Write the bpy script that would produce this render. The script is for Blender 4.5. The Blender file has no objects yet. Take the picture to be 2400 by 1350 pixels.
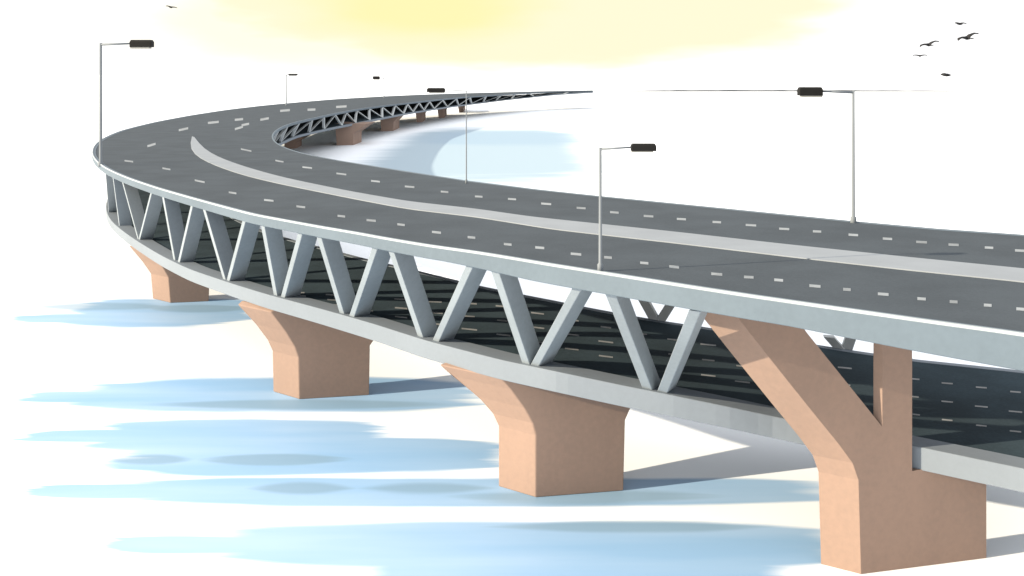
import bpy, bmesh, math, random
from mathutils import Vector
from mathutils.bvhtree import BVHTree
random.seed(7)
sc = bpy.context.scene
COL = sc.collection
S = 7.0                     # metres per unit of camera height above the road
HW = 2.55                   # camera height above the water, in those units
YH, F = 170.0, 2400.0       # horizon row and focal length of the survey (2400 wide)

# ------------------------------------------------------------------ camera
cam = bpy.data.cameras.new('camera')
cam.lens = 36.0; cam.sensor_width = 36.0
cam.shift_y = -(675 - YH) / 2400.0
cam.clip_start = 0.5; cam.clip_end = 20000
camo = bpy.data.objects.new('camera', cam); COL.objects.link(camo)
camo.location = (0, 0, HW * S); camo.rotation_euler = (math.radians(90), 0, 0)
sc.camera = camo

# ------------------------------------------------------------------ sky, sun, exposure
SUN_ELEV, SUN_AZ = 19.0, 254.0          # azimuth clockwise from +Y: the sun stands left and a little behind us
sc.view_settings.view_transform = 'Standard'; sc.view_settings.look = 'None'
sc.view_settings.exposure = 0.9; sc.view_settings.gamma = 1.0
world = bpy.data.worlds.new('World'); sc.world = world; world.use_nodes = True
wn = world.node_tree; wn.nodes.clear(); WL = wn.links

def nd(nt, typ, **kw):
    n = nt.nodes.new(typ)
    for k, v in kw.items():
        setattr(n, k, v)
    return n

def mth(nt, op, a, b=None, c=None, clamp=False):
    n = nt.nodes.new('ShaderNodeMath'); n.operation = op; n.use_clamp = clamp
    for i, v in enumerate((a, b, c)):
        if v is None: continue
        if isinstance(v, (int, float)): n.inputs[i].default_value = v
        else: nt.links.new(v, n.inputs[i])
    return n.outputs[0]

def smooth(nt, v, lo, hi):
    n = nt.nodes.new('ShaderNodeMapRange'); n.interpolation_type = 'SMOOTHSTEP'
    nt.links.new(v, n.inputs[0]); n.inputs[1].default_value = lo; n.inputs[2].default_value = hi
    return n.outputs[0]

def mixc(nt, fac, a, b):
    n = nt.nodes.new('ShaderNodeMix'); n.data_type = 'RGBA'
    if isinstance(fac, (int, float)): n.inputs[0].default_value = fac
    else: nt.links.new(fac, n.inputs[0])
    for i, v in ((6, a), (7, b)):
        if isinstance(v, tuple): n.inputs[i].default_value = (*v, 1)
        else: nt.links.new(v, n.inputs[i])
    return n.outputs[2]

sky = nd(wn, 'ShaderNodeTexSky'); sky.sky_type = 'NISHITA'; sky.sun_disc = False
sky.sun_elevation = math.radians(SUN_ELEV); sky.sun_rotation = math.radians(SUN_AZ)
sky.dust_density = 3.0
tc = nd(wn, 'ShaderNodeTexCoord'); sep = nd(wn, 'ShaderNodeSeparateXYZ'); WL.new(tc.outputs['Generated'], sep.inputs[0])
az = mth(wn, 'ARCTAN2', sep.outputs[0], sep.outputs[1]); el = mth(wn, 'ARCSINE', sep.outputs[2])
nz = nd(wn, 'ShaderNodeTexNoise'); nz.inputs['Scale'].default_value = 1.0; nz.inputs['Detail'].default_value = 3
mp = nd(wn, 'ShaderNodeMapping'); mp.inputs['Scale'].default_value = (9, 9, 45)
WL.new(tc.outputs['Generated'], mp.inputs[0]); WL.new(mp.outputs[0], nz.inputs['Vector'])
nv = mth(wn, 'SUBTRACT', nz.outputs[0], 0.5)
def glow(a0, e0, ra, re, soft, wob):
    u = mth(wn, 'DIVIDE', mth(wn, 'SUBTRACT', az, a0), ra); v = mth(wn, 'DIVIDE', mth(wn, 'SUBTRACT', el, e0), re)
    r = mth(wn, 'SQRT', mth(wn, 'ADD', mth(wn, 'MULTIPLY', u, u), mth(wn, 'MULTIPLY', v, v)))
    r = mth(wn, 'ADD', r, mth(wn, 'MULTIPLY', nv, wob))
    return smooth(wn, r, 1.0 + soft, 1.0 - soft)
wide = glow(0.016, 0.068, 0.318, 0.064, 0.20, 0.45)
wide = mth(wn, 'MAXIMUM', wide, mth(wn, 'MULTIPLY', glow(-0.15, 0.052, 0.21, 0.050, 0.35, 0.5), 0.75))
core = glow(-0.085, 0.0635, 0.098, 0.030, 0.60, 0.8)
scl = nd(wn, 'ShaderNodeVectorMath', operation='SCALE'); WL.new(sky.outputs[0], scl.inputs[0]); scl.inputs['Scale'].default_value = 0.10
cloud = mixc(wn, 0.88, scl.outputs[0], (0.785, 0.785, 0.79))
c1 = mixc(wn, wide, cloud, (0.565, 0.522, 0.375))
c2 = mixc(wn, core, c1, (0.547, 0.508, 0.262))
bg = nd(wn, 'ShaderNodeBackground'); WL.new(c2, bg.inputs[0]); bg.inputs[1].default_value = 1.0
wo = nd(wn, 'ShaderNodeOutputWorld'); WL.new(bg.outputs[0], wo.inputs[0])

sd = bpy.data.lights.new('sun', 'SUN'); sd.energy = 5.0; sd.angle = math.radians(0.6); sd.color = (1.0, 0.86, 0.65)
so = bpy.data.objects.new('sun', sd); COL.objects.link(so)
a, e = math.radians(SUN_AZ), math.radians(SUN_ELEV)
to_sun = Vector((math.sin(a) * math.cos(e), math.cos(a) * math.cos(e), math.sin(e)))
so.rotation_euler = to_sun.to_track_quat('Z', 'Y').to_euler(); so.location = (-60, -30, 80)

# ------------------------------------------------------------------ materials
def material(name, col, rough=0.8, *a, **k):
    col = tuple(c * 0.79 for c in col)
    if 'col2' in k: k['col2'] = tuple(c * 0.79 for c in k['col2'])
    m = _material(name, col, rough, *a, **k)
    if 'asphalt' in name: m.node_tree.nodes['Principled BSDF'].inputs['Specular IOR Level'].default_value = 0.08
    return m
def _material(name, col, rough=0.8, var=0.12, scale=1.0, col2=None, stretch=(1, 1, 1), bump=0.0, metal=0.0, fine=18.0):
    m = bpy.data.materials.new(name); m.use_nodes = True; nt = m.node_tree; L = nt.links
    b = nt.nodes['Principled BSDF']; b.inputs['Roughness'].default_value = rough
    b.inputs['Specular IOR Level'].default_value = 0.25; b.inputs['Metallic'].default_value = metal
    t = nd(nt, 'ShaderNodeTexCoord'); mpp = nd(nt, 'ShaderNodeMapping'); mpp.inputs['Scale'].default_value = stretch
    L.new(t.outputs['Object'], mpp.inputs[0])
    n1 = nd(nt, 'ShaderNodeTexNoise'); n1.inputs['Scale'].default_value = 0.35 * scale; n1.inputs['Detail'].default_value = 5
    n2 = nd(nt, 'ShaderNodeTexNoise'); n2.inputs['Scale'].default_value = fine * scale; n2.inputs['Detail'].default_value = 2
    L.new(mpp.outputs[0], n1.inputs['Vector']); L.new(t.outputs['Object'], n2.inputs['Vector'])
    f = mth(nt, 'ADD', mth(nt, 'MULTIPLY', n1.outputs[0], 0.7), mth(nt, 'MULTIPLY', n2.outputs[0], 0.3))
    f = smooth(nt, f, 0.33, 0.67)
    lo = tuple(c * (1 - var) for c in col); hi = tuple(min(1, c * (1 + var)) for c in (col2 or col))
    L.new(mixc(nt, f, lo, hi), b.inputs['Base Color'])
    if bump:
        bp = nd(nt, 'ShaderNodeBump'); bp.inputs['Strength'].default_value = bump; bp.inputs['Distance'].default_value = 0.03
        L.new(n2.outputs[0], bp.inputs['Height']); L.new(bp.outputs[0], b.inputs['Normal'])
    return m

M = {
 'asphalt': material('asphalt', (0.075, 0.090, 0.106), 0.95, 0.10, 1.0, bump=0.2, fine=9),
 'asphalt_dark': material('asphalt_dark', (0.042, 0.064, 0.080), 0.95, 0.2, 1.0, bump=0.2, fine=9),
 'beam': material('painted_beam', (0.112, 0.150, 0.188), 0.6, 0.07, 0.7, fine=7),
 'beam_low': material('lower_beam_concrete', (0.205, 0.240, 0.282), 0.7, 0.04, 0.7, fine=7),
 'truss_pale': material('pale_painted_steel', (0.52, 0.55, 0.56), 0.6, 0.08, 0.7, fine=7),
 'truss': material('painted_steel', (0.275, 0.320, 0.360), 0.55, 0.08, 0.8, fine=7),
 'kerb': material('kerb_concrete', (0.42, 0.47, 0.50), 0.8, 0.08, 1.0),
 'median': material('median_concrete', (0.290, 0.320, 0.355), 0.85, 0.05, 1.5),
 'line': material('road_paint', (0.275, 0.30, 0.32), 0.7, 0.3, 2.0),
 'line_low': material('worn_road_paint', (0.30, 0.31, 0.32), 0.7, 0.3, 2.0),
 'pier': material('pier_concrete', (0.318, 0.226, 0.182), 0.9, 0.07, 0.8, col2=(0.325, 0.226, 0.178), stretch=(1, 1, 0.35), bump=0.1, fine=6),
 'pole': material('galvanised_pole', (0.20, 0.225, 0.25), 0.6, 0.05, 2.0),
 'head': material('lamp_housing', (0.007, 0.007, 0.007), 0.8, 0.2, 4.0),
 'lens': material('lamp_lens', (0.32, 0.32, 0.30), 0.3, 0.1, 4.0),
 'bird': material('bird_feathers', (0.022, 0.022, 0.024), 0.8, 0.3, 8.0),
 'shore': material('far_shore', (0.075, 0.08, 0.09), 0.9, 0.1, 0.05),
}

# ------------------------------------------------------------------ helpers
def P(x, y, h):                       # a surveyed point: image position and depth below the camera
    Z = F * h / (y - YH)
    return Vector(((x - 1200) * Z / F * S, Z * S, (HW - h) * S))

def ray(x, y, Z):                     # the point on a sight line at forward distance Z
    return Vector(((x - 1200) * Z / F * S, Z * S, (HW - (y - YH) * Z / F) * S))

def densify(pts, n=260, it=10):       # resample a surveyed polyline evenly and ease its kinks
    d = [0]
    for p, q in zip(pts, pts[1:]): d.append(d[-1] + math.hypot(q[0] - p[0], q[1] - p[1]))
    out = []; j = 0
    for i in range(n):
        s = d[-1] * i / (n - 1)
        while j < len(pts) - 2 and d[j + 1] < s: j += 1
        t = (s - d[j]) / max(1e-9, d[j + 1] - d[j])
        out.append([pts[j][k] + (pts[j + 1][k] - pts[j][k]) * t for k in range(len(pts[0]))])
    for _ in range(it):
        out = [out[0]] + [[(out[i - 1][k] + 2 * out[i][k] + out[i + 1][k]) / 4 for k in range(len(out[0]))] for i in range(1, n - 1)] + [out[-1]]
    return out

def plan(a, b): return math.hypot(a.x - b.x, a.y - b.y)

def resample(pts, n, marks):          # 3D polyline -> n+1 points per stretch between marks (indices)
    out = []
    for a, b in zip(marks, marks[1:]):
        seg = pts[a:b + 1]; d = [0]
        for p, q in zip(seg, seg[1:]): d.append(d[-1] + plan(p, q))
        j = 0
        for i in range(n):
            s = d[-1] * (i / n)
            while j < len(seg) - 2 and d[j + 1] < s: j += 1
            t = (s - d[j]) / max(1e-9, d[j + 1] - d[j]); out.append(seg[j].lerp(seg[j + 1], t))
    out.append(pts[marks[-1]].copy())
    return out

def nearest(img, x, y):
    return min(range(len(img)), key=lambda i: (img[i][0] - x) ** 2 + (img[i][1] - y) ** 2)

def link(name, bm, mat, parent=None, loc=None, bevel=0, flat=True):
    bmesh.ops.recalc_face_normals(bm, faces=bm.faces)
    me = bpy.data.meshes.new(name); bm.to_mesh(me); bm.free()
    o = bpy.data.objects.new(name, me); COL.objects.link(o); me.materials.append(M[mat] if isinstance(mat, str) else mat)
    if parent: o.parent = parent
    if loc: o.location = loc
    if bevel:
        b = o.modifiers.new('bevel', 'BEVEL'); b.width = bevel; b.segments = 2; b.limit_method = 'ANGLE'
    if not flat:
        for p in me.polygons: p.use_smooth = True
    return o

def strip(bm, A, B):                  # ribbon between two polylines
    va = [bm.verts.new(p) for p in A]; vb = [bm.verts.new(p) for p in B]
    for i in range(len(A) - 1): bm.faces.new((va[i], va[i + 1], vb[i + 1], vb[i]))

def sweep(bm, rows):                  # closed tube through rows of equal-length rings
    vs = [[bm.verts.new(p) for p in r] for r in rows]; k = len(rows[0])
    for i in range(len(vs) - 1):
        for j in range(k):
            bm.faces.new((vs[i][j], vs[i][(j + 1) % k], vs[i + 1][(j + 1) % k], vs[i + 1][j]))
    bm.faces.new(vs[0]); bm.faces.new(vs[-1][::-1])

def dz(p, z): return Vector((p.x, p.y, p.z + z))

def inward(A, B, w):                  # shift A by w metres towards B, in plan
    out = []
    for p, q in zip(A, B):
        v = Vector((q.x - p.x, q.y - p.y, 0)); l = v.length
        out.append(p + v.normalized() * min(w, l * 0.3))
    return out

def tube(bm, pts, rads, n=10):
    rows = []
    for i, p in enumerate(pts):
        t = (pts[min(i + 1, len(pts) - 1)] - pts[max(i - 1, 0)]).normalized()
        u = t.cross(Vector((0, 0, 1))); u = Vector((1, 0, 0)) if u.length < 1e-3 else u.normalized()
        w = u.cross(t)
        rows.append([p + (u * math.cos(2 * math.pi * k / n) + w * math.sin(2 * math.pi * k / n)) * rads[i] for k in range(n)])
    sweep(bm, rows)

def box(bm, c, sx, sy, sz, ux=Vector((1, 0, 0))):
    ux = ux.normalized(); uy = Vector((-ux.y, ux.x, 0)); uz = Vector((0, 0, 1))
    v = [bm.verts.new(c + ux * sx * i / 2 + uy * sy * j / 2 + uz * sz * k / 2) for k in (-1, 1) for i, j in ((-1, -1), (1, -1), (1, 1), (-1, 1))]
    for f in ((0, 1, 2, 3), (4, 5, 6, 7), (0, 1, 5, 4), (1, 2, 6, 5), (2, 3, 7, 6), (3, 0, 4, 7)): bm.faces.new([v[i] for i in f])

def empty(name, loc, label=None, cat=None, group=None):
    o = bpy.data.objects.new(name, None); COL.objects.link(o); o.location = loc; o.empty_display_size = 0.5
    if label: o['label'] = label
    if cat: o['category'] = cat
    if group: o['group'] = group
    return o

# ------------------------------------------------------------------ survey of the bridge (image x, y, depth)
UO = densify([(2640, 825, 1.0), (2375, 785, 1.0), (2187, 759, 1.0), (2075, 743, 1.0), (1950, 725, 1.0), (1757, 697, 1.0), (1627, 677, 1.0), (1533, 662, 1.0), (1400, 641, 1.0),
      (1293, 624, 1.0), (1187, 606, 1.005), (1120, 595, 1.01), (1000, 578, 1.02), (900, 561, 1.03), (842, 550, 1.035), (754, 535, 1.045), (678, 521, 1.05),
      (593, 505, 1.065), (522, 486, 1.08), (446, 465, 1.10), (370, 443, 1.115), (302, 420, 1.13), (255, 400, 1.14), (226, 382, 1.155), (208, 358, 1.18),
      (224, 333, 1.21), (277, 308, 1.25), (361, 287, 1.29), (446, 271, 1.32), (530, 258, 1.335), (614, 248, 1.35), (699, 240, 1.35), (783, 233, 1.35),
      (901, 226, 1.35), (990, 222, 1.35), (1096, 218.6, 1.35), (1202, 215.8, 1.35), (1273, 214, 1.35), (1390, 212, 1.35)], 420, 8)
UI = densify([(2640, 577, 1.0), (2400, 551, 1.0), (2200, 537, 1.0), (2000, 519, 1.0), (1700, 489, 1.01), (1407, 460, 1.03), (1273, 446, 1.05), (1096, 424, 1.08),
      (954, 402, 1.11), (798, 377, 1.16), (720, 362, 1.19), (681, 351, 1.21), (650, 338, 1.23), (634, 322, 1.25), (640, 309, 1.265), (664, 295, 1.285),
      (692, 286, 1.30), (777, 267, 1.33), (841, 255, 1.35), (901, 247, 1.35), (954, 241, 1.35), (1036, 232, 1.35), (1096, 226.5, 1.35), (1184, 221, 1.35),
      (1237, 217.8, 1.35), (1290, 215.6, 1.35), (1390, 213.4, 1.35)], 420, 6)
LO = densify([(2640, 1156, 1.96), (2400, 1104, 1.96), (2136, 1049, 1.95), (1970, 1014, 1.91), (1809, 980, 1.865), (1706, 958, 1.82), (1578, 932, 1.78), (1444, 905, 1.75),
      (1311, 877, 1.72), (1178, 849, 1.72), (1000, 803, 1.72), (876, 763, 1.72), (754, 728, 1.72), (631, 695, 1.73), (550, 670, 1.74), (446, 635, 1.75),
      (378, 602, 1.76), (310, 560, 1.77), (264, 525, 1.78), (249, 505, 1.785), (246, 482, 1.79), (258, 452, 1.8), (280, 418, 1.8), (315, 378, 1.8), (385, 334, 1.8),
      (480, 297, 1.75), (625, 262, 1.68), (783, 245, 1.65), (990, 232.5, 1.6), (1150, 226, 1.55), (1230, 222, 1.5), (1300, 217.5, 1.45), (1390, 213.6, 1.38)], 420, 8)
LI = densify([(2640, 905, 1.96), (2400, 870, 1.96), (2229, 852, 1.95), (2141, 843, 1.94), (1996, 822, 1.91), (1654, 768, 1.81), (1578, 757, 1.78), (1498, 744, 1.75),
      (1369, 720, 1.73), (1302, 706, 1.72), (1213, 689, 1.72), (1120, 670, 1.72), (1051, 653, 1.72), (970, 633, 1.72), (856, 607, 1.72), (803, 593, 1.72),
      (684, 562, 1.73), (600, 535, 1.74), (540, 505, 1.75), (508, 470, 1.76), (512, 435, 1.77), (545, 400, 1.78), (600, 365, 1.79), (650, 338, 1.8), (692, 318, 1.8),
      (777, 299, 1.8), (841, 287, 1.8), (901, 275, 1.8), (954, 265, 1.8), (1036, 252, 1.8), (1096, 244, 1.8), (1184, 233, 1.75), (1237, 227.5, 1.65), (1300, 221, 1.5), (1390, 215.5, 1.39)], 420, 6)
def to3(img): return [P(*p) for p in img]
uo3, ui3, lo3, li3 = map(to3, (UO, UI, LO, LI))
N = 170
UOs = resample(uo3, N, [0, nearest(UO, 218, 359), len(UO) - 1]); UIs = resample(ui3, N, [0, nearest(UI, 634, 322), len(UI) - 1])
LOs = resample(lo3, N, [0, nearest(LO, 246, 480), len(LO) - 1]); LIs = resample(li3, N, [0, nearest(LI, 508, 460), len(LI) - 1])

def near_Z(img, x, upto):             # forward distance of a near-leg edge at image column x
    best = min(range(upto), key=lambda i: abs(img[i][0] - x))
    return F * img[best][2] / (img[best][1] - YH)
UO_END, LO_END = nearest(UO, 240, 392), nearest(LO, 246, 482)

bridge = empty('bridge', (0, 0, 0), 'long grey double deck truss bridge curving over the water on tan piers', 'bridge')

# upper deck: asphalt slab between its edge beams
def slab(name, A, B, thick, mat, parent, cross=8):
    bm = bmesh.new()
    top = [[bm.verts.new(A[i].lerp(B[i], j / cross)) for j in range(cross + 1)] for i in range(len(A))]
    bot = [[bm.verts.new(dz(A[i].lerp(B[i], j / cross), -thick)) for j in range(cross + 1)] for i in range(len(A))]
    for i in range(len(A) - 1):
        for j in range(cross):
            bm.faces.new((top[i][j], top[i + 1][j], top[i + 1][j + 1], top[i][j + 1]))
            bm.faces.new((bot[i][j], bot[i][j + 1], bot[i + 1][j + 1], bot[i + 1][j]))
        bm.faces.new((top[i][0], bot[i][0], bot[i + 1][0], top[i + 1][0]))
        bm.faces.new((top[i][cross], top[i + 1][cross], bot[i + 1][cross], bot[i][cross]))
    for i in (0, len(A) - 1):
        for j in range(cross): bm.faces.new((top[i][j], top[i][j + 1], bot[i][j + 1], bot[i][j]))
    bm.normal_update(); bvh = BVHTree.FromBMesh(bm)
    return link(name, bm, mat, parent), bvh

upper, bvhU = slab('upper_deck', UOs, UIs, 0.35, 'asphalt', bridge)
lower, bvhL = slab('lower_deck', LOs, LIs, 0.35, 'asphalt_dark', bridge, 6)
CAMP = Vector((0, 0, HW * S))
def hit(bvh, x, y):
    d = ray(x, y, 1.0) - CAMP
    return bvh.ray_cast(CAMP, d.normalized())[0]

def beam(name, A, B, w, thick, up, mat, parent, out=0.06, rng=None):   # edge beam along A, facing away from B
    I = inward(A, B, w); O = [p - (q - p).normalized() * out for p, q in zip(A, I)]
    idx = range(len(A)) if rng is None else range(*rng)
    bm = bmesh.new()
    sweep(bm, [[dz(O[i], up), dz(I[i], up), dz(I[i], -thick(i)), dz(O[i], -thick(i))] for i in idx])
    return link(name, bm, mat, parent, bevel=0.03)

def thickU(i):                        # deeper over the near span
    Z = UOs[i].y / S; T = ((3.9, 0.130), (4.1, 0.120), (4.45, 0.099), (5.4, 0.093), (5.9, 0.070), (6.9, 0.063), (30, 0.068))
    for (a_, b_), (c_, d_) in zip(T, T[1:]):
        if Z < c_: return S * (b_ + (d_ - b_) * max(0, (Z - a_) / (c_ - a_)))
    return S * T[-1][1]
beam('edge_beam', UOs, UIs, 0.50, thickU, 0.02, 'beam', upper)
beam('edge_beam', UIs, UOs, 0.30, lambda i: 0.45, 0.02, 'beam', upper)
beam('kerb', inward(UOs, UIs, 0.02), UIs, 0.08, lambda i: 0.0, 0.09, 'kerb', upper, out=0.085)
beam('edge_beam', LOs, LIs, 1.05, lambda i: S * (0.105 if LOs[i].y / S < 6 else 0.105 - 0.03 * min(1, (LOs[i].y / S - 6) / 6)), 0.10, 'beam_low', lower)
beam('edge_beam', LIs, LOs, 0.40, lambda i: 0.5, 0.02, 'beam_low', lower)

# median strip, raised like a kerb
MED_T = densify([(2640, 655), (2386, 630), (2125, 604), (1850, 575), (1575, 544), (1300, 515), (1243, 509), (1120, 491), (957, 473), (825, 450), (741, 433), (657, 415),
         (572, 391), (513, 370), (480, 353), (462, 339), (456, 322)], 120, 4)
MED_B = densify([(2640, 690), (2386, 661), (2125, 634), (1850, 603), (1575, 570), (1300, 539), (1243, 530), (1120, 510), (957, 491), (825, 466), (741, 449), (657, 432),
         (572, 412), (513, 392), (463, 371), (436, 350), (437, 334), (450, 320)], 120, 4)
A = [hit(bvhU, *p) for p in MED_T]; B = [hit(bvhU, *p) for p in MED_B]
ok = [i for i in range(len(A)) if A[i] and B[i]]
bm = bmesh.new(); sweep(bm, [[dz(A[i], 0.04), dz(B[i], 0.04), dz(B[i], -0.05), dz(A[i], -0.05)] for i in ok])
link('median_strip', bm, 'median', upper, bevel=0.01)

# painted dashes: each one a mark of its own, the faintest of the lower deck together
DASH = []
def dashes(bvh, centres, hw, hh, mat, parent):
    for k, (x, y) in enumerate(centres):
        p, q = centres[max(0, k - 1)], centres[min(len(centres) - 1, k + 1)]
        m = 0.6 * (q[1] - p[1]) / ((q[0] - p[0]) or 1); w_ = hw * (0.75 + 0.4 * random.random())
        pts = [hit(bvh, x + a * w_, y + a * w_ * m + b * hh(y)) for a, b in ((-1, -1), (1, -1), (1, 1), (-1, 1))]
        if all(pts): DASH.append((w_ * hh(y) * (1 if parent is upper else 0.5), [dz(v, 0.008) for v in pts], mat, parent))
ROW_NEAR = [(302, 378), (390, 396), (468, 425), (545, 452), (630, 470), (705, 485), (800, 507), (870, 517), (940, 527), (1023, 545), (1105, 557), (1190, 573), (1265, 581),
            (1350, 596), (1425, 604), (1510, 617), (1580, 626), (1680, 643), (1755, 650), (1825, 657), (1910, 671), (1985, 679), (2070, 690), (2160, 701), (2235, 708), (2315, 716), (2392, 725)]
ROW_FAR = [(577, 352), (655, 378), (720, 393), (800, 408), (880, 425), (960, 438), (1042, 450), (1122, 461), (1200, 467), (1280, 478), (1362, 488), (1440, 498), (1520, 507), (1597, 514),
           (1680, 521), (1760, 528), (1838, 537), (1915, 543), (2000, 551), (2080, 560), (2160, 568), (2235, 574), (2318, 581), (2392, 588)]
ROW_BEND = [(355, 340), (430, 303), (500, 287), (560, 280), (668, 259), (730, 257), (800, 250)]
ROW_BEND2 = [(560, 300), (575, 292), (620, 279)]
hh = lambda y: 1.2 + 2.2 * (y - 250) / 450
dashes(bvhU, ROW_NEAR, 11.5, hh, 'line', upper)
dashes(bvhU, ROW_FAR, 11.5, hh, 'line', upper)
dashes(bvhU, ROW_BEND, 12, lambda y: 2.6, 'line', upper)
dashes(bvhU, ROW_BEND2, 9, lambda y: 2.6, 'line', upper)
def lower_row(fr):
    out = []
    for x in range(700, 2440, 80):
        yo = min(LO[:LO_END], key=lambda p: abs(p[0] - x))[1]; yi = min(LI[:200], key=lambda p: abs(p[0] - x))[1]
        out.append((x, yi + (yo - yi) * fr))
    return out
for fr in (0.22, 0.42, 0.62): dashes(bvhL, lower_row(fr), 16, lambda y: 1.7, 'line_low', lower)
DASH.sort(key=lambda q: -q[0])
for _, pts, mat, par in DASH[:99]:
    bm = bmesh.new(); bm.faces.new([bm.verts.new(v) for v in pts]); link('lane_marking', bm, mat, par)
if DASH[99:]:
    bm = bmesh.new()
    for _, pts, mat, par in DASH[99:]: bm.faces.new([bm.verts.new(v) for v in pts])
    o = link('lane_marking', bm, 'line_low', lower); o['kind'] = 'stuff'

# truss diagonals of the outer side: (top left x, y) -> (bottom left x, y)
def member(p, q, along, inn, w, d, mat='truss'):
    bm = bmesh.new()
    sweep(bm, [[r, r + along * w, r + along * w + inn * d, r + inn * d] for r in (p, q)])
    return link('truss_diagonal', bm, mat, bridge, bevel=0.025)
def plan_tangent(img, x, upto):
    i = min(range(upto), key=lambda k: abs(img[k][0] - x)); a_, b_ = P(*img[max(0, i - 6)]), P(*img[i + 6])
    v = a_ - b_; v.z = 0; return v.normalized()           # runs to the right, towards us
DIAG = [((281, 418), (319, 563)), ((374, 446), (404, 620)), ((471, 487), (518, 655)), ((606, 519), (637, 694)), ((735, 545), (792, 738)), ((905, 585), (976, 795)),
        ((1144, 626), (1220, 855)), ((1411, 678), (1504, 916)),
        ((353, 438), (320, 563)), ((445, 476), (411, 618)), ((566, 512), (526, 658)), ((697, 538), (653, 697)), ((870, 575), (811, 748)), ((1093, 612), (1008, 800)),
        ((1345, 662), (1238, 858)), ((1612, 728), (1536, 922)),
        ((260, 404), (276, 536)), ((244, 396), (252, 512))]
for (tx, ty), (bx_, by_) in DIAG:
    Zt, Zb = near_Z(UO, tx, UO_END), near_Z(LO, bx_, LO_END)
    p, q = ray(tx, ty, Zt * 1.003), ray(bx_, by_, Zb * 1.003)
    al = (plan_tangent(UO, tx, UO_END) + plan_tangent(LO, bx_, LO_END)).normalized()
    inn = Vector((-al.y, al.x, 0)); inn = inn if inn.y > 0 else -inn
    member(p + inn * 0.08, q + inn * 0.12, al, inn, 0.42, 0.95)

# truss of the inner side, seen along the far leg
kI = N + 6; segs = []
ids = []
d = 0; last = UIs[kI]
for i in range(kI, len(UIs)):
    d += plan(UIs[i], last); last = UIs[i]
    if d >= 3.6 + 0.010 * UIs[i].y or not ids: ids.append(i); d = 0
for n_, (i, j) in enumerate(zip(ids, ids[1:])):
    if n_ > 72: break
    jl = min(range(N, len(LIs)), key=lambda k: plan(LIs[k], UIs[j if n_ % 2 == 0 else i]))
    p = dz(UIs[i if n_ % 2 == 0 else j], -0.4); q = dz(LIs[jl], 0.0)
    al = (UIs[i] - UIs[j]); al.z = 0; al.normalize(); inn = Vector((-al.y, al.x, 0)); inn = inn if inn.x < 0 else -inn
    member(p + inn * 0.1, q + inn * 0.1, al, inn, 0.42 + 0.002 * p.y, 0.5, 'truss_pale')
for (tx, ty), (bx_, by_) in (((1488, 690), (1525, 757)), ((1575, 690), (1533, 757)), ((1930, 790), (1962, 826)), ((1990, 770), (1955, 870))):
    Zl = near_Z(LI, bx_, 200); p, q = ray(tx, ty, Zl * 1.0), ray(bx_, by_, Zl)
    al = plan_tangent(LI, bx_, 200); inn = Vector((-al.y, al.x, 0)); inn = inn if inn.y > 0 else -inn
    member(p, q, al, inn, 0.5, 0.5, 'truss_pale')

# ------------------------------------------------------------------ piers: front outline and the thickness behind it
def pier(front, base_l, base_r, a_px, scales=None, depth_extra=None):
    b, c, aa = P(*base_l, HW), P(*base_r, HW), P(*a_px, HW)
    u = (c - b); u.z = 0; u.normalize(); n = Vector((-u.y, u.x, 0)); e = aa - b; e.z = 0
    pts = []
    for x, y in front:                 # meet each sight line with the upright plane through the foot
        r = ray(x, y, 1.0) - CAMP; t = (b - CAMP).dot(n) / r.dot(n); pts.append(CAMP + r * t)
    sc_ = scales or [1] * len(front)
    back = [p + e * k for p, k in zip(pts, sc_)]
    return pts, back, e
def prism(pts, back, name='pier', mat='pier', parent=bridge, bevel=0.05):
    bm = bmesh.new(); f = [bm.verts.new(p) for p in pts]; k = [bm.verts.new(p) for p in back]; n = len(f)
    f1 = bm.faces.new(f); f2 = bm.faces.new(k[::-1]); bm.normal_update()
    for i in range(n): bm.faces.new((f[i], f[(i + 1) % n], k[(i + 1) % n], k[i]))
    bmesh.ops.triangulate(bm, faces=[f1, f2], ngon_method='EAR_CLIP')
    return link(name, bm, mat, parent, bevel=bevel)

# the near pier with its leaning arm and upright post
fr = [(2018, 1346), (2312, 1308), (2312, 1125), (2190, 1096), (2138, 1104), (2138, 690), (2068, 690), (2068, 1000), (1890, 778), (1830, 690), (1690, 690), (1732, 748), (1812, 850), (1900, 960), (1965, 1040), (1998, 1085), (2012, 1125)]
pts, back, _ = pier(fr, (2018, 1346), (2312, 1308), (1924, 1322), [1, 1, 1, 1, 0.55, 0.22, 0.22, 0.22, 1, 1, 1, 1, 1, 1, 1, 1, 1])
prism(pts, back)
fr = [(1255, 1166), (1462, 1150), (1466, 985), (1490, 930), (1205, 876), (1172, 886), (1196, 912), (1228, 956), (1248, 992), (1255, 1020)]
pts, back, _ = pier(fr, (1255, 1166), (1462, 1150), (1168, 1140), [1, 1, 1, 1.75, 1.75, 1.7, 1.6, 1.25, 1.08, 1])
prism(pts, back)
fr = [(701, 936), (866, 926), (868, 810), (885, 785), (650, 722), (634, 731), (668, 776), (690, 812), (699, 838)]
pts, back, _ = pier(fr, (701, 936), (866, 926), (640, 918), [1, 1, 1, 1.4, 1.4, 1.3, 1.15, 1.05, 1])
prism(pts, back)
fr = [(399, 710), (490, 706), (492, 640), (500, 600), (350, 585), (378, 622), (394, 650)]
pts, back, _ = pier(fr, (399, 710), (490, 706), (358, 700), [1, 1, 1, 1.2, 1.2, 1.1, 1])
prism(pts, back)
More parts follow.
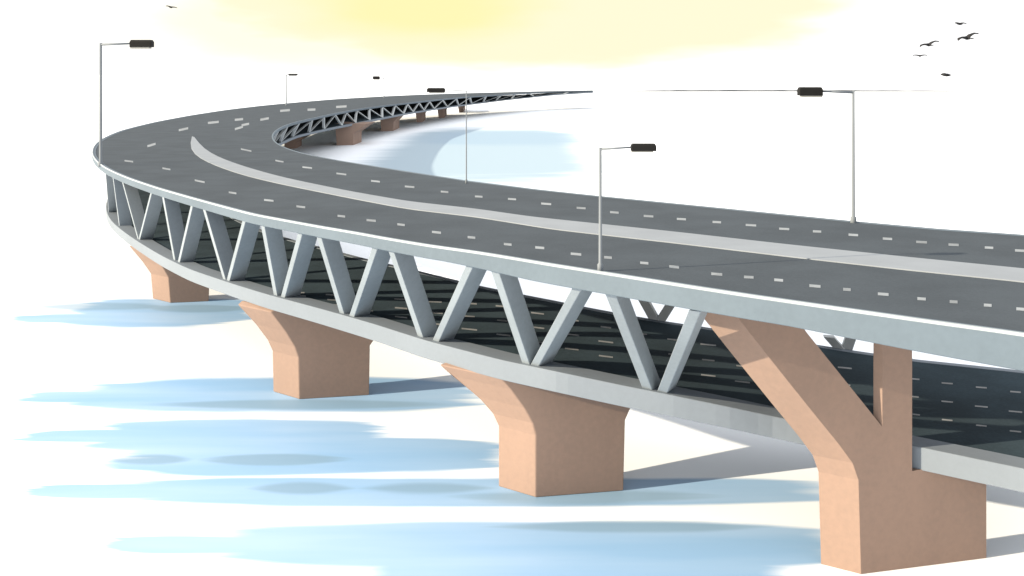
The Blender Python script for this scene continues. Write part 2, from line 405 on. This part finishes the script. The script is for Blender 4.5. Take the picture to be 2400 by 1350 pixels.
# piers of the far leg: brown wall with the head flaring outwards
for x0, x1, yb, top, fl in ((668, 694, 349, 322, 22), (789, 828, 341, 290, 34), (894, 922, 308, 270, 16), (977, 991, 287, 258, 9), (1028, 1041, 277, 250, 8), (1076, 1086, 264, 243, 6)):
    fr = [(x0, yb), (x1, yb - 1), (x1, yb - (yb - top) * 0.55), (x1 + fl, top), (x0 - 4, top)]
    pts, back, _ = pier(fr, (x0, yb), (x1, yb - 1), (x0 + (x1 - x0) * 0.55, yb - 7))
    prism(pts, back)

# ------------------------------------------------------------------ street lamps: foot on the deck, arm over the road
def lamp(bx_, by_, ty, hx0, hx1, hy, hh_, label, rad, bvh=bvhU):
    p = hit(bvh, bx_, by_); Z = p.y / S
    root = empty('street_lamp', p, label, 'street lamp', 'street lamps along the bridge edges')
    H = ray(bx_, ty, Z).z - p.z
    bm = bmesh.new()
    tube(bm, [Vector((0, 0, -0.1)), Vector((0, 0, 0.25)), Vector((0, 0, 0.3)), Vector((0, 0, H))], [rad * 1.9, rad * 1.9, rad * 1.1, rad * 0.85])
    link('pole', bm, 'pole', root, flat=False)
    k = Z * S / F; x0, x1 = (hx0 - bx_) * k, (hx1 - bx_) * k; zc = ray(bx_, hy, Z).z - p.z; t = hh_ * k; s = 1 if x0 > 0 else -1
    inner = x0 if s > 0 else x1
    bm = bmesh.new(); tube(bm, [Vector((0, 0, H - rad)), Vector((inner + s * 0.05, 0, zc))], [rad * 0.8, rad * 0.5], 8); link('arm', bm, 'pole', root, flat=False)
    L = abs(x1 - x0); bm = bmesh.new(); wdt = L * 0.42
    v = []
    for z_, sx, sy in ((-t / 2, 1, 1), (t * 0.2, 1, 1), (t / 2, 0.9, 0.8)):
        v.append([Vector(((x0 + x1) / 2 + i * L / 2 * sx, j * wdt / 2 * sy, zc + z_)) for i, j in ((-1, -1), (1, -1), (1, 1), (-1, 1))])
    sweep(bm, v); head = link('lamp_head', bm, 'head', root, bevel=t * 0.06)
    bm = bmesh.new(); box(bm, Vector(((x0 + x1) / 2 - s * L * 0.05, 0, zc - t / 2 - t * 0.10)), L * 0.86, wdt * 0.86, t * 0.2); link('lens', bm, 'lens', head)
    return root
lamp(1407, 636, 346, 1479, 1537, 345, 17, 'short street lamp at the near kerb in the foreground with its head over the road', 0.055)
lamp(236, 388, 101, 307, 358, 102, 17, 'very tall street lamp at the outside of the sharp bend, topped by a black head', 0.13)
lamp(2000, 522, 213, 1871, 1926, 214, 20, 'street lamp on the far kerb of the near straight with its head pointing left', 0.075)
lamp(1093, 430, 212, 1001, 1043, 211, 10, 'faint slender street lamp at the inner kerb, head just over the distant deck', 0.04)
lamp(671, 247, 175, 677, 697, 175, 4, 'tiny distant street lamp on the back leg of the bridge, farther left', 0.16)
lamp(900, 229, 183, 874, 890, 182, 7, 'tiny distant street lamp on the back leg of the bridge with a dark stubby head', 0.16)

# ------------------------------------------------------------------ birds
def bird(x, y, span_px, Z, tilt, flap, yaw, label):
    c = ray(x, y, Z); span = span_px * Z * S / F; bm = bmesh.new(); r = span
    body = [(-0.20, 0.012), (-0.13, 0.055), (0.0, 0.085), (0.12, 0.07), (0.18, 0.05), (0.24, 0.045), (0.29, 0.008)]
    tube(bm, [Vector((0, q * r, 0.0)) for q, _ in body], [w * r for _, w in body], 10)
    for s in (-1, 1):
        rows = []
        for t, cf, cb, z in ((0.02, 0.15, -0.13, 0.02), (0.22, 0.19, -0.11, 0.08 * flap), (0.38, 0.13, -0.12, 0.10 * flap), (0.53, -0.02, -0.11, 0.05 * flap)):
            th = 0.050 * (1 - t * 1.3) + 0.010
            rows.append([Vector((s * t * r, cf * r, z * r)), Vector((s * t * r, (cf + cb) / 2 * r, (z + th) * r)), Vector((s * t * r, cb * r, z * r)), Vector((s * t * r, (cf + cb) / 2 * r, (z - th) * r))])
        sweep(bm, rows)
    rows = [[Vector((i * w * r, q * r, z * r)) for i, z in ((-1, 0.008), (1, 0.008), (1, -0.008), (-1, -0.008))] for q, w in ((-0.16, 0.03), (-0.34, 0.085))]
    sweep(bm, rows)
    o = link('bird', bm, 'bird', None, loc=c, flat=False)
    o.rotation_euler = (0.1, tilt, yaw); o['label'] = label; o['category'] = 'bird'; o['group'] = 'birds in the sky'
bird(2250, 56, 36, 9, 0.0, 0.7, 0.5, 'small dark bird flying alone at the top of the right hand flock')
bird(2267, 89, 56, 8, -0.28, 1.0, 0.3, 'largest black bird in the flock, wings tilted up to the right')
bird(2177, 105, 48, 8.5, -0.25, 0.9, 0.2, 'black bird with tilted wings at the left of the flock')
bird(2156, 131, 30, 10, 0.0, 0.7, -0.4, 'small grey bird just under the leftmost tilted bird')
bird(2218, 176, 46, 9, 0.05, 0.6, 0.95, 'lowest bird of the flock, dark head and body in side view')
bird(401, 17, 28, 11, 0.1, 0.6, 0.9, 'lone faint bird high above the tall lamp at the left')

# ------------------------------------------------------------------ far shore, a thin line of land
bm = bmesh.new(); rows = []
for i in range(60):
    t = i / 59; x = 1462 + t * (2420 - 1462); k = math.sin(math.pi * min(1, t * 1.02)) ** 0.35
    c = P(x, 214.6, HW); hgt = 1.6 * k * (1.15 - 0.75 * t) * (0.85 + 0.3 * random.random()) + 0.05
    rows.append([c + Vector((0, 0, -0.3)), c + Vector((0, 3, hgt)), c + Vector((0, 14, hgt * 0.9)), c + Vector((0, 22, -0.3))])
sweep(bm, rows); o = link('shore', bm, 'shore', None); o['kind'] = 'structure'

# ------------------------------------------------------------------ water: pale sheet with streaks of blue
mw = bpy.data.materials.new('water'); mw.use_nodes = True; nt = mw.node_tree; L = nt.links
b = nt.nodes['Principled BSDF']; b.inputs['Roughness'].default_value = 0.55; b.inputs['Specular IOR Level'].default_value = 0.15
t = nd(nt, 'ShaderNodeTexCoord'); sp = nd(nt, 'ShaderNodeSeparateXYZ'); L.new(t.outputs['Object'], sp.inputs[0])
def noise(sx, sy, detail, seed):
    m_ = nd(nt, 'ShaderNodeMapping'); m_.inputs['Scale'].default_value = (sx, sy, 1); m_.inputs['Location'].default_value = (seed, seed * 1.7, 0)
    L.new(t.outputs['Object'], m_.inputs[0]); n_ = nd(nt, 'ShaderNodeTexNoise'); n_.inputs['Scale'].default_value = 1; n_.inputs['Detail'].default_value = detail
    L.new(m_.outputs[0], n_.inputs['Vector']); return mth(nt, 'MULTIPLY', mth(nt, 'SUBTRACT', n_.outputs[0], 0.5), 2.0)
n_end = noise(0.02, 1.3, 3, 3.0); n_edge = noise(0.06, 0.25, 3, 9.0); n_tone = noise(0.05, 0.35, 4, 21.0)
def stroke(x0, x1, y0, y1, rag=0.5, wob=0.35, soft=0.12, taper=0.4):
    ym = (y0 + y1) / 2
    Z0, Z1 = F * HW / (y1 - YH), F * HW / (y0 - YH); Zm = F * HW / (ym - YH)
    cx = ((x0 + x1) / 2 - 1200) * Zm / F * S; ha = (x1 - x0) / 2 * Zm / F * S; cy = (Z0 + Z1) / 2 * S; hb = (Z1 - Z0) / 2 * S
    u = mth(nt, 'ABSOLUTE', mth(nt, 'DIVIDE', mth(nt, 'SUBTRACT', sp.outputs[0], cx), ha))
    u = mth(nt, 'ADD', u, mth(nt, 'MULTIPLY', n_end, rag))
    v = mth(nt, 'ABSOLUTE', mth(nt, 'DIVIDE', mth(nt, 'SUBTRACT', sp.outputs[1], cy), hb))
    v = mth(nt, 'ADD', v, mth(nt, 'MULTIPLY', n_edge, wob))
    v = mth(nt, 'ADD', v, mth(nt, 'MULTIPLY', mth(nt, 'POWER', u, 4.0 if taper < 0.5 else 2.0), taper))
    d_ = mth(nt, 'MAXIMUM', u, v)
    return smooth(nt, d_, 1.0 + soft, 1.0 - soft)
def union(ms):
    r = ms[0]
    for q in ms[1:]: r = mth(nt, 'MAXIMUM', r, q)
    return r
blue = union([stroke(170, 600, 699, 766), stroke(40, 330, 736, 756, 0.6, 0.6), stroke(185, 1120, 886, 964, 0.2), stroke(40, 420, 915, 945, 0.6, 0.6),
              stroke(185, 900, 988, 1066, 0.35, 0.5), stroke(30, 420, 1008, 1040, 0.6, 0.6), stroke(300, 1180, 1028, 1112, 0.35, 0.5),
              stroke(300, 1960, 1118, 1186, 0.15), stroke(80, 520, 1134, 1168, 0.6, 0.6), stroke(500, 1990, 1222, 1330, 0.12, 0.3), stroke(260, 720, 1256, 1300, 0.5, 0.6), stroke(850, 1850, 1290, 1420, 0.15, 0.3)])
far = union([stroke(870, 1385, 300, 440, 0.25, 0.25, 0.25)])
far2 = union([stroke(1000, 1375, 308, 340, 0.25, 0.3, 0.3)])
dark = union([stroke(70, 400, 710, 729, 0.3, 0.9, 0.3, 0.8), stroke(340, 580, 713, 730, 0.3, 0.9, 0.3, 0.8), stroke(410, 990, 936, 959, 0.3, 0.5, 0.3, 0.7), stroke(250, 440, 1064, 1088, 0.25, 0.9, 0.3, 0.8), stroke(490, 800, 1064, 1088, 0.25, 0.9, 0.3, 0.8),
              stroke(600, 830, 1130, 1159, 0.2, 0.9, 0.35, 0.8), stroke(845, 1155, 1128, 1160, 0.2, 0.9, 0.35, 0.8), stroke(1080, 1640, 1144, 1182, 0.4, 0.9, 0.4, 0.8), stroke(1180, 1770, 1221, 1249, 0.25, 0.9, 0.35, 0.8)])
WHITE = (0.89, 0.93, 0.98); BLUE = (0.255, 0.43, 0.65)
c = mixc(nt, mth(nt, 'MULTIPLY', blue, mth(nt, 'ADD', 0.93, mth(nt, 'MULTIPLY', n_tone, 0.25)), clamp=True), WHITE, BLUE)
c = mixc(nt, mth(nt, 'MULTIPLY', far, 0.95), c, (0.285, 0.385, 0.46)); c = mixc(nt, mth(nt, 'MULTIPLY', far2, 0.8), c, (0.255, 0.36, 0.46))
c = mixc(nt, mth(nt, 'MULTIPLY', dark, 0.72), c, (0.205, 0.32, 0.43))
L.new(c, b.inputs['Base Color'])
bm = bmesh.new(); R = 9000
bm.faces.new([bm.verts.new(v) for v in ((-R, -300, 0), (R, -300, 0), (R, R, 0), (-R, R, 0))])
o = link('water', bm, mw); o['kind'] = 'structure'
